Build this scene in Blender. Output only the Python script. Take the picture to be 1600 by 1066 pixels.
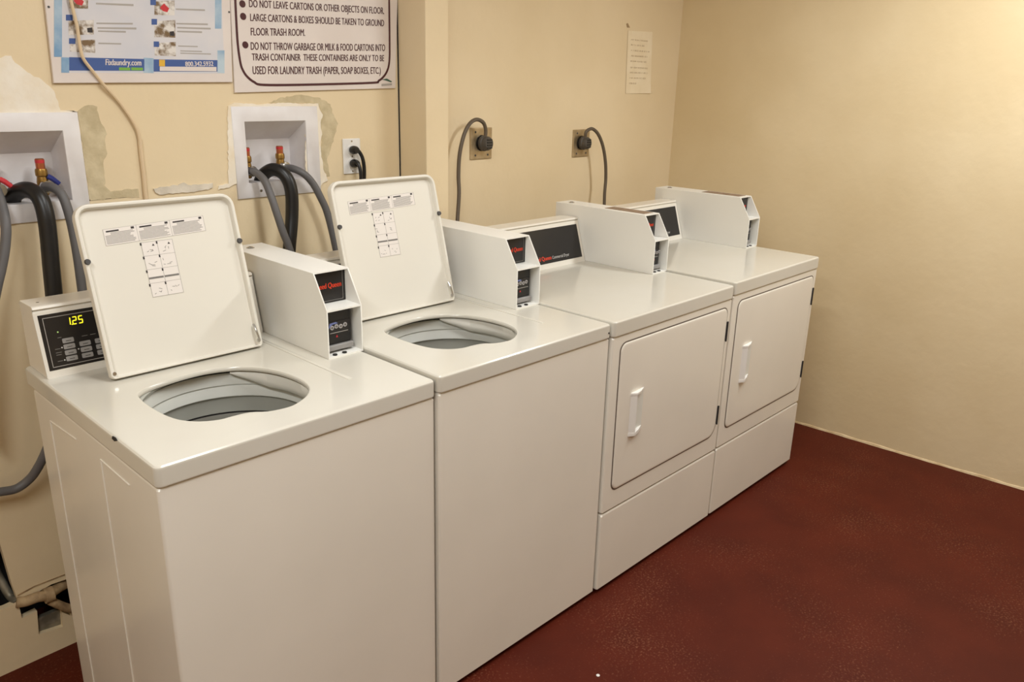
import bpy, bmesh, math, random
from mathutils import Vector, Matrix
random.seed(7)
for o in list(bpy.data.objects): bpy.data.objects.remove(o)
S = bpy.context.scene
C = S.collection
R = math.radians

# ------------------------------------------------------------------ camera
def make_camera():
    yaw, pitch, roll = .8455, -.3115, .0247
    d = Vector((math.sin(yaw)*math.cos(pitch), math.cos(yaw)*math.cos(pitch), math.sin(pitch)))
    r = d.cross(Vector((0, 0, 1))).normalized(); u = r.cross(d)
    r2 = math.cos(roll)*r + math.sin(roll)*u; u2 = -math.sin(roll)*r + math.cos(roll)*u
    cam = bpy.data.cameras.new('camera'); o = bpy.data.objects.new('camera', cam); C.objects.link(o)
    m = Matrix((r2, u2, -d)).transposed().to_4x4(); m.translation = Vector((-.5257, -1.2901, 1.5527))
    o.matrix_world = m
    cam.sensor_width = 36; cam.lens = 1246.9/1600*36; cam.clip_start = .02
    S.camera = o
make_camera()

# ------------------------------------------------------------------ world, exposure, lights
w = bpy.data.worlds.new('world'); S.world = w; w.use_nodes = True
w.node_tree.nodes['Background'].inputs[0].default_value = (.9, .75, .55, 1)
w.node_tree.nodes['Background'].inputs[1].default_value = .02
S.view_settings.view_transform = 'Standard'; S.view_settings.look = 'None'
S.view_settings.gamma = 1; S.view_settings.use_curve_mapping = False
S.view_settings.exposure = 0.07
LIGHT_COL = (.96, 1.0, 1.01)
LIGHTS = [  # x, y, size x, size y, power
    (2.35, -1.0, .20, 1.15, 28.5),  #L1
    (-.9, -1.0, .20, 1.15, 29),  #L2
    (.60, -.50, .20, 1.15, 16),  #L3, fill light added to brighten the left back wall and washer tops
]
CEIL = 2.48

# ------------------------------------------------------------------ helpers
def lin(c):
    return tuple(((v/255)/12.92 if v/255 <= .04045 else ((v/255+.055)/1.055)**2.4) for v in c)
def mat(name, rgb, rough=.5, metal=0, spec=.5, emit=None, es=1, coat=0):
    m = bpy.data.materials.new(name); m.use_nodes = True
    b = m.node_tree.nodes['Principled BSDF']
    b.inputs['Base Color'].default_value = (*lin(rgb), 1)
    b.inputs['Roughness'].default_value = rough; b.inputs['Metallic'].default_value = metal
    b.inputs['Specular IOR Level'].default_value = spec
    b.inputs['Coat Weight'].default_value = coat
    if emit:
        b.inputs['Emission Color'].default_value = (*lin(emit), 1); b.inputs['Emission Strength'].default_value = es
    return m
def noisy(m, c1, c2, scale=5, detail=6, bump=0, bscale=60, lo=.35, hi=.65, c3=None, s3=90, lo3=.62, hi3=.7, bdist=.002):
    nt = m.node_tree; N = nt.nodes; L = nt.links; b = N['Principled BSDF']
    tc = N.new('ShaderNodeTexCoord')
    n = N.new('ShaderNodeTexNoise'); n.inputs['Scale'].default_value = scale; n.inputs['Detail'].default_value = detail
    L.new(tc.outputs['Object'], n.inputs['Vector'])
    cr = N.new('ShaderNodeValToRGB'); cr.color_ramp.elements[0].position = lo; cr.color_ramp.elements[1].position = hi
    cr.color_ramp.elements[0].color = (*lin(c1), 1); cr.color_ramp.elements[1].color = (*lin(c2), 1)
    L.new(n.outputs['Fac'], cr.inputs['Fac']); out = cr.outputs['Color']
    if c3:
        n3 = N.new('ShaderNodeTexNoise'); n3.inputs['Scale'].default_value = s3; n3.inputs['Detail'].default_value = 5
        L.new(tc.outputs['Object'], n3.inputs['Vector'])
        n4 = N.new('ShaderNodeTexNoise'); n4.inputs['Scale'].default_value = 2.3; n4.inputs['Detail'].default_value = 5
        L.new(tc.outputs['Object'], n4.inputs['Vector'])
        ad = N.new('ShaderNodeMath'); ad.operation = 'MULTIPLY_ADD'; ad.inputs[1].default_value = .55
        L.new(n4.outputs['Fac'], ad.inputs[0]); L.new(n3.outputs['Fac'], ad.inputs[2])
        r3 = N.new('ShaderNodeMapRange'); r3.inputs[1].default_value = lo3+.27; r3.inputs[2].default_value = hi3+.27
        L.new(ad.outputs[0], r3.inputs[0])
        mx = N.new('ShaderNodeMix'); mx.data_type = 'RGBA'; mx.inputs[7].default_value = (*lin(c3), 1)
        L.new(r3.outputs[0], mx.inputs[0]); L.new(out, mx.inputs[6]); out = mx.outputs[2]
    L.new(out, b.inputs['Base Color'])
    if bump:
        nb = N.new('ShaderNodeTexNoise'); nb.inputs['Scale'].default_value = bscale; nb.inputs['Detail'].default_value = 4
        L.new(tc.outputs['Object'], nb.inputs['Vector'])
        bp = N.new('ShaderNodeBump'); bp.inputs['Strength'].default_value = bump; bp.inputs['Distance'].default_value = bdist
        L.new(nb.outputs['Fac'], bp.inputs['Height']); L.new(bp.outputs[0], b.inputs['Normal'])
    return m

M = {}
M['wall'] = noisy(mat('painted_wall', (229, 210, 175), .62), (226, 206, 170), (232, 213, 179), 2.2, 6, .25, 38, bdist=.004)
M['wallr'] = noisy(mat('painted_wall_side', (224, 204, 166), .6), (219, 198, 158), (229, 210, 173), 1.6, 6, .22, 26, bdist=.006)
M['wallplain'] = mat('painted_wall_plain', (225, 207, 173), .7)
M['ceil'] = mat('ceiling_paint', (232, 222, 204), .8)
M['floor'] = noisy(mat('red_floor_paint', (84, 27, 8), .6, spec=.2), (75, 21, 5), (84, 26, 8), 5, 10, .3, 160, c3=(136, 86, 62), s3=150, lo3=.60, hi3=.92, bdist=.001)
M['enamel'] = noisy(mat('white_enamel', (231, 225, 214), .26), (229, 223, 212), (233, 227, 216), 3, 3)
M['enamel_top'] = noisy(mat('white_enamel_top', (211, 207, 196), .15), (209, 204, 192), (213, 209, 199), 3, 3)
M['enamel_coin'] = mat('white_powder_coat', (238, 236, 230), .38)
M['enamel_lid'] = mat('white_enamel_lid', (224, 219, 208), .42)
M['rim_cream'] = noisy(mat('cream_paint_edge', (214, 190, 150), .7), (200, 172, 130), (222, 200, 162), 20, 5)
M['groove'] = mat('door_groove', (104, 92, 82), .6)
M['enamel_worn'] = noisy(mat('worn_top_edge', (232, 222, 200), .3), (226, 214, 190), (238, 231, 218), 9, 4)
M['plastic'] = mat('white_plastic', (232, 229, 225), .4)
M['boxplastic'] = noisy(mat('outlet_box_plastic', (228, 224, 224), .45), (222, 217, 217), (232, 229, 230), 12, 5)
M['tub'] = noisy(mat('tub_plastic', (224, 224, 217), .35), (219, 219, 211), (228, 228, 222), 8, 4)
M['tubwhite'] = mat('tub_white_plastic', (240, 237, 228), .35)
M['tubgrey'] = mat('tub_grey_plastic', (176, 175, 166), .4)
M['tubdark'] = mat('tub_steel', (150, 147, 138), .4, .3)
M['gap'] = mat('dark_gap', (34, 30, 27), .8)
M['black'] = mat('black_plastic', (24, 23, 24), .35)
M['blackpanel'] = mat('black_panel_film', (30, 27, 27), .3)
M['rubber'] = mat('black_rubber', (22, 21, 22), .38)
M['greyhose'] = mat('grey_rubber_hose', (98, 96, 97), .5)
M['cordgrey'] = mat('grey_cord', (92, 80, 66), .5)
M['bumper'] = mat('grey_rubber', (72, 70, 70), .6)
M['red'] = mat('red_print', (214, 62, 34), .5)
M['white_print'] = mat('white_print', (205, 202, 198), .5)
M['grey_print'] = mat('grey_print', (120, 116, 112), .6)
M['light_print'] = mat('light_grey_print', (172, 166, 160), .6)
M['fine_print'] = mat('fine_print', (150, 145, 140), .6)
M['dark_print'] = mat('dark_print', (50, 44, 44), .6)
M['label'] = mat('label_paper', (229, 222, 216), .5)
M['button'] = mat('grey_button', (150, 147, 145), .5)
M['amber'] = mat('amber_display', (40, 38, 5), .5, emit=(250, 235, 40), es=1.3)
M['led'] = mat('green_light', (40, 60, 20), .5, emit=(190, 220, 130), es=.8)
M['chrome'] = mat('chrome', (190, 188, 185), .25, 1)
M['brass'] = mat('brass', (158, 124, 66), .36, .85)
M['copper'] = mat('copper', (196, 120, 84), .3, .9)
M['redcap'] = mat('red_handle', (200, 50, 58), .4)
M['bluecap'] = mat('blue_handle', (36, 46, 120), .4)
M['steelplate'] = noisy(mat('brushed_plate', (186, 168, 138), .38, .75), (176, 158, 128), (194, 177, 148), 30, 3)
M['brownplate'] = noisy(mat('brown_plate', (140, 118, 98), .6), (128, 106, 86), (152, 130, 110), 40, 4)
M['signwhite'] = noisy(mat('sign_board', (226, 216, 210), .35), (222, 211, 205), (229, 219, 213), 6, 4)
M['signprint'] = noisy(mat('sign_print_base', (214, 212, 218), .35), (208, 208, 216), (219, 216, 219), 8, 3)
M['maroon'] = mat('maroon_print', (72, 26, 30), .5)
M['blue'] = mat('blue_print', (66, 92, 152), .5)
M['bluel'] = noisy(mat('pale_blue_print', (156, 186, 208), .5), (120, 158, 194), (186, 204, 216), 14, 4)
M['yellow'] = mat('yellow_print', (226, 178, 60), .5)
M['green'] = mat('green_print', (120, 176, 70), .5)
M['picture'] = noisy(mat('picture_print', (170, 160, 140), .5), (226, 220, 214), (120, 96, 66), 55, 3, lo=.42, hi=.62)
M['paper'] = noisy(mat('note_paper', (238, 222, 192), .7), (235, 218, 186), (241, 226, 198), 14, 4)
M['pencil'] = mat('pencil', (186, 162, 130), .7)
M['cable'] = mat('beige_cable', (222, 198, 164), .55)
M['plaster'] = noisy(mat('white_plaster', (240, 230, 212), .8), (236, 222, 198), (243, 235, 221), 16, 6, .6, 60)
M['cement'] = noisy(mat('bare_cement', (202, 186, 152), .9), (190, 174, 140), (212, 197, 164), 26, 8, .9, 90)
M['ledge'] = noisy(mat('chipped_plaster', (222, 210, 192), .8), (206, 196, 180), (232, 222, 206), 22, 5, .6, 80)
M['board'] = noisy(mat('yellowed_board', (214, 186, 134), .6), (206, 178, 126), (220, 192, 142), 4, 5)
M['pipe'] = noisy(mat('painted_old_pipe', (170, 142, 104), .7), (130, 104, 74), (190, 164, 126), 30, 5, .6, 80)
M['galv'] = noisy(mat('galvanised_plate', (150, 144, 128), .5, .5), (120, 114, 100), (168, 162, 146), 26, 5)
M['coin'] = mat('coin_silver', (206, 204, 208), .35, .5)
M['coinblue'] = mat('coin_blue', (120, 132, 190), .4)
M['lamp'] = mat('lamp_diffuser', (240, 236, 226), .5, emit=(255, 240, 214), es=3)

FLATTISH = ('cabinet', 'lower_panel', 'top_panel', 'door', 'lid', 'control_console', 'coin_box', 'wall_pilaster', 'handle', 'coin_slide', 'cover_plate', 'frame_board', 'board', 'housing', 'side_emboss')
HOLLOW = ('tub', 'tub_seal', 'balance_ring', 'basket_rim', 'basket_collar', 'basket_seam', 'basket', 'recess')
def obj(name, bm, m, parent=None, smooth=True, angle=35):
    me = bpy.data.meshes.new(name)
    bmesh.ops.recalc_face_normals(bm, faces=bm.faces)
    if any(len(e.link_faces) < 2 for e in bm.edges):      # open surface: outside out, flat print towards the room, hollows inside out
        bm.normal_update(); fs = [(f.calc_area(), f.normal, f.calc_center_median()) for f in bm.faces]; A = sum(q[0] for q in fs) or 1
        ctr = sum((q[2]*q[0] for q in fs), Vector())/A; size = max((q[2]-ctr).length for q in fs) or 1
        s_ = sum(q[0]*q[1].dot(q[2]-ctr) for q in fs)/A/size
        if abs(s_) < .03:
            n_ = sum((q[1]*q[0] for q in fs), Vector()); s_ = n_.z*.5-n_.y-n_.x*.3
        if (s_ < 0) != (name in HOLLOW): bmesh.ops.reverse_faces(bm, faces=bm.faces[:])
    bm.to_mesh(me); bm.free()
    for mm in (m if isinstance(m, (list, tuple)) else [m]):
        me.materials.append(M[mm] if isinstance(mm, str) else mm)
    if smooth:
        me.shade_smooth(); me.set_sharp_from_angle(angle=R(angle))
    o = bpy.data.objects.new(name, me); C.objects.link(o)
    if smooth and name in FLATTISH:                       # keep big flat faces flat next to their rounded edges
        md = o.modifiers.new('weighted_normals', 'WEIGHTED_NORMAL'); md.keep_sharp = True; md.weight = 80
    if parent: o.parent = parent
    return o
def tag(o, label, cat, group=None):
    o['label'] = label; o['category'] = cat
    if group: o['group'] = group
    return o
def thing(name, label, cat, loc=(0, 0, 0), rz=0, group=None):
    o = bpy.data.objects.new(name, None); C.objects.link(o)
    o.location = loc; o.rotation_euler = (0, 0, rz); o.empty_display_size = .05
    return tag(o, label, cat, group)
def struct(o):
    o['kind'] = 'structure'; return o
def copy_tree(o, parent=None):
    c = o.copy(); C.objects.link(c); c.parent = parent
    for ch in o.children: copy_tree(ch, c)
    return c

def B(): return bmesh.new()
def box(bm, x0, x1, y0, y1, z0, z1, bev=0, seg=2):
    vs = [bm.verts.new((x, y, z)) for z in (z0, z1) for y in (y0, y1) for x in (x0, x1)]
    fs = [(0, 2, 3, 1), (4, 5, 7, 6), (0, 1, 5, 4), (2, 6, 7, 3), (0, 4, 6, 2), (1, 3, 7, 5)]
    F = [bm.faces.new([vs[i] for i in f]) for f in fs]
    if bev:
        es = list({e for f in F for e in f.edges})
        bmesh.ops.bevel(bm, geom=es, offset=bev, segments=seg, profile=.5, affect='EDGES')
    return bm
def prism(bm, poly, f, a, b, bev=0, seg=2):
    """poly: list of 2-D points; f(u, v, t) -> 3-D; extruded from t=a to t=b"""
    A = [bm.verts.new(f(u, v, a)) for u, v in poly]; Bv = [bm.verts.new(f(u, v, b)) for u, v in poly]
    n = len(poly); F = [bm.faces.new(A), bm.faces.new(Bv[::-1])]
    for i in range(n): F.append(bm.faces.new((A[i], Bv[i], Bv[(i+1) % n], A[(i+1) % n])))
    if bev:
        es = list(F[0].edges)+list(F[1].edges)
        bmesh.ops.bevel(bm, geom=es, offset=bev, segments=seg, profile=.5, affect='EDGES')
    return bm
XZ = lambda u, v, t: (u, t, v)       # polygon in x,z extruded along y
YZ = lambda u, v, t: (t, u, v)       # polygon in y,z extruded along x
XY = lambda u, v, t: (u, v, t)
def rrect(x0, x1, z0, z1, r, n=5):
    rs = r if isinstance(r, (list, tuple)) else [r]*4     # br, tr, tl, bl
    pts = []
    for (cx, cz, a0), rr in zip(((x1, z0, -90), (x1, z1, 0), (x0, z1, 90), (x0, z0, 180)), rs):
        sx = -1 if cx == x1 else 1; sz = 1 if cz == z0 else -1
        for i in range(n+1):
            a = R(a0+90*i/n); pts.append((cx+sx*rr+rr*math.cos(a), cz+sz*rr+rr*math.sin(a)))
    return pts
def cyl(bm, p, ax, r, h, n=20, r2=None):
    p = Vector(p); ax = Vector(ax).normalized(); t = ax.orthogonal().normalized(); s = ax.cross(t)
    r2 = r if r2 is None else r2
    A = [bm.verts.new(p+r*(math.cos(2*math.pi*i/n)*t+math.sin(2*math.pi*i/n)*s)) for i in range(n)]
    D = [bm.verts.new(p+ax*h+r2*(math.cos(2*math.pi*i/n)*t+math.sin(2*math.pi*i/n)*s)) for i in range(n)]
    bm.faces.new(A[::-1]); bm.faces.new(D)
    for i in range(n): bm.faces.new((A[i], A[(i+1) % n], D[(i+1) % n], D[i]))
    return bm
def lathe(bm, prof, c=(0, 0), n=40, closed=False):
    rings = []
    for r, z in prof:
        rings.append([bm.verts.new((c[0]+r*math.cos(2*math.pi*i/n), c[1]+r*math.sin(2*math.pi*i/n), z)) for i in range(n)] if r > 1e-6 else [bm.verts.new((c[0], c[1], z))])
    for a, b in zip(rings, rings[1:]):
        for i in range(n):
            j = (i+1) % n
            if len(a) == 1: bm.faces.new((a[0], b[i], b[j]))
            elif len(b) == 1: bm.faces.new((a[i], a[j], b[0]))
            else: bm.faces.new((a[i], a[j], b[j], b[i]))
    return bm
def catmull(P, k=6):
    P = [Vector(p) for p in P]; Q = [2*P[0]-P[1]]+P+[2*P[-1]-P[-2]]; out = []
    for i in range(1, len(Q)-2):
        a, b, c, d = Q[i-1:i+3]
        for j in range(k):
            t = j/k
            out.append(.5*((2*b)+(c-a)*t+(2*a-5*b+4*c-d)*t*t+(3*b-a-3*c+d)*t**3))
    return out+[P[-1]]
def tube(bm, pts, r, n=12, k=6, flat=1):
    P = catmull(pts, k); t0 = (P[1]-P[0]).normalized(); nrm = t0.orthogonal().normalized(); rings = []
    for i, p in enumerate(P):
        t = (P[min(i+1, len(P)-1)]-P[max(i-1, 0)]).normalized()
        nrm = (nrm-t*nrm.dot(t)).normalized(); bn = t.cross(nrm)
        rr = r(i/(len(P)-1)) if callable(r) else r
        rings.append([bm.verts.new(p+rr*(math.cos(2*math.pi*j/n)*nrm+math.sin(2*math.pi*j/n)*bn)) for j in range(n)])
    bm.faces.new(rings[0][::-1]); bm.faces.new(rings[-1])
    for a, b in zip(rings, rings[1:]):
        for j in range(n): bm.faces.new((a[j], a[(j+1) % n], b[(j+1) % n], b[j]))
    return bm
def loops(bm, rings, cap_first=False, cap_last=False):
    V = [[bm.verts.new(p) for p in r] for r in rings]; n = len(V[0])
    for a, b in zip(V, V[1:]):
        for i in range(n): bm.faces.new((a[i], a[(i+1) % n], b[(i+1) % n], b[i]))
    if cap_first: bm.faces.new(V[0])
    if cap_last: bm.faces.new(V[-1][::-1])
    return V
def fill_holes(bm, loops_):
    es = []
    for lp in loops_:
        n = len(lp)
        for i in range(n):
            e = bm.edges.get((lp[i], lp[(i+1) % n])) or bm.edges.new((lp[i], lp[(i+1) % n]))
            es.append(e)
    bmesh.ops.triangle_fill(bm, use_beauty=True, use_dissolve=False, edges=es)
def text_mesh(body, slant=0, bold=0):
    cu = bpy.data.curves.new('t', 'FONT'); cu.body = body; cu.resolution_u = 3; cu.fill_mode = 'FRONT'; cu.shear = slant; cu.offset = bold
    o = bpy.data.objects.new('t', cu); C.objects.link(o)
    dg = bpy.context.evaluated_depsgraph_get(); dg.update()
    me = bpy.data.meshes.new_from_object(o.evaluated_get(dg))
    bpy.data.objects.remove(o); bpy.data.curves.remove(cu)
    vs = [v.co.copy() for v in me.vertices]; fs = [tuple(p.vertices) for p in me.polygons]
    bpy.data.meshes.remove(me)
    return vs, fs
def text_quad(name, body, q, f, m, parent, slant=0, bold=0):
    """text stretched into quad q = (bl, br, tr, tl) of 2-D points; f(u, v) -> 3-D"""
    vs, fs = text_mesh(body, slant)
    x0 = min(v.x for v in vs); x1 = max(v.x for v in vs); y0 = -.0; y1 = .73
    bm = B()
    for dx, lift in (((-bold, 0), (0, .00006), (bold, .00012)) if bold else ((0, 0),)):
      nv = []
      for v in vs:
        s = (v.x+dx-x0)/(x1-x0); t = (v.y-y0)/(y1-y0)
        p = [(1-t)*((1-s)*q[0][k]+s*q[1][k])+t*((1-s)*q[3][k]+s*q[2][k]) for k in (0, 1)]
        P_ = f(*p); nv.append(bm.verts.new((P_[0], P_[1]-lift, P_[2])))
      for fc in fs:
        try: bm.faces.new([nv[i] for i in fc])
        except ValueError: pass
    return obj(name, bm, m, parent, smooth=False)
def slab(bm, poly, f, t=.0004):
    """thin printed or applied layer: polygon with thickness; f(u, v, depth) -> 3-D"""
    return prism(bm, poly, f, 0, t)

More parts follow.
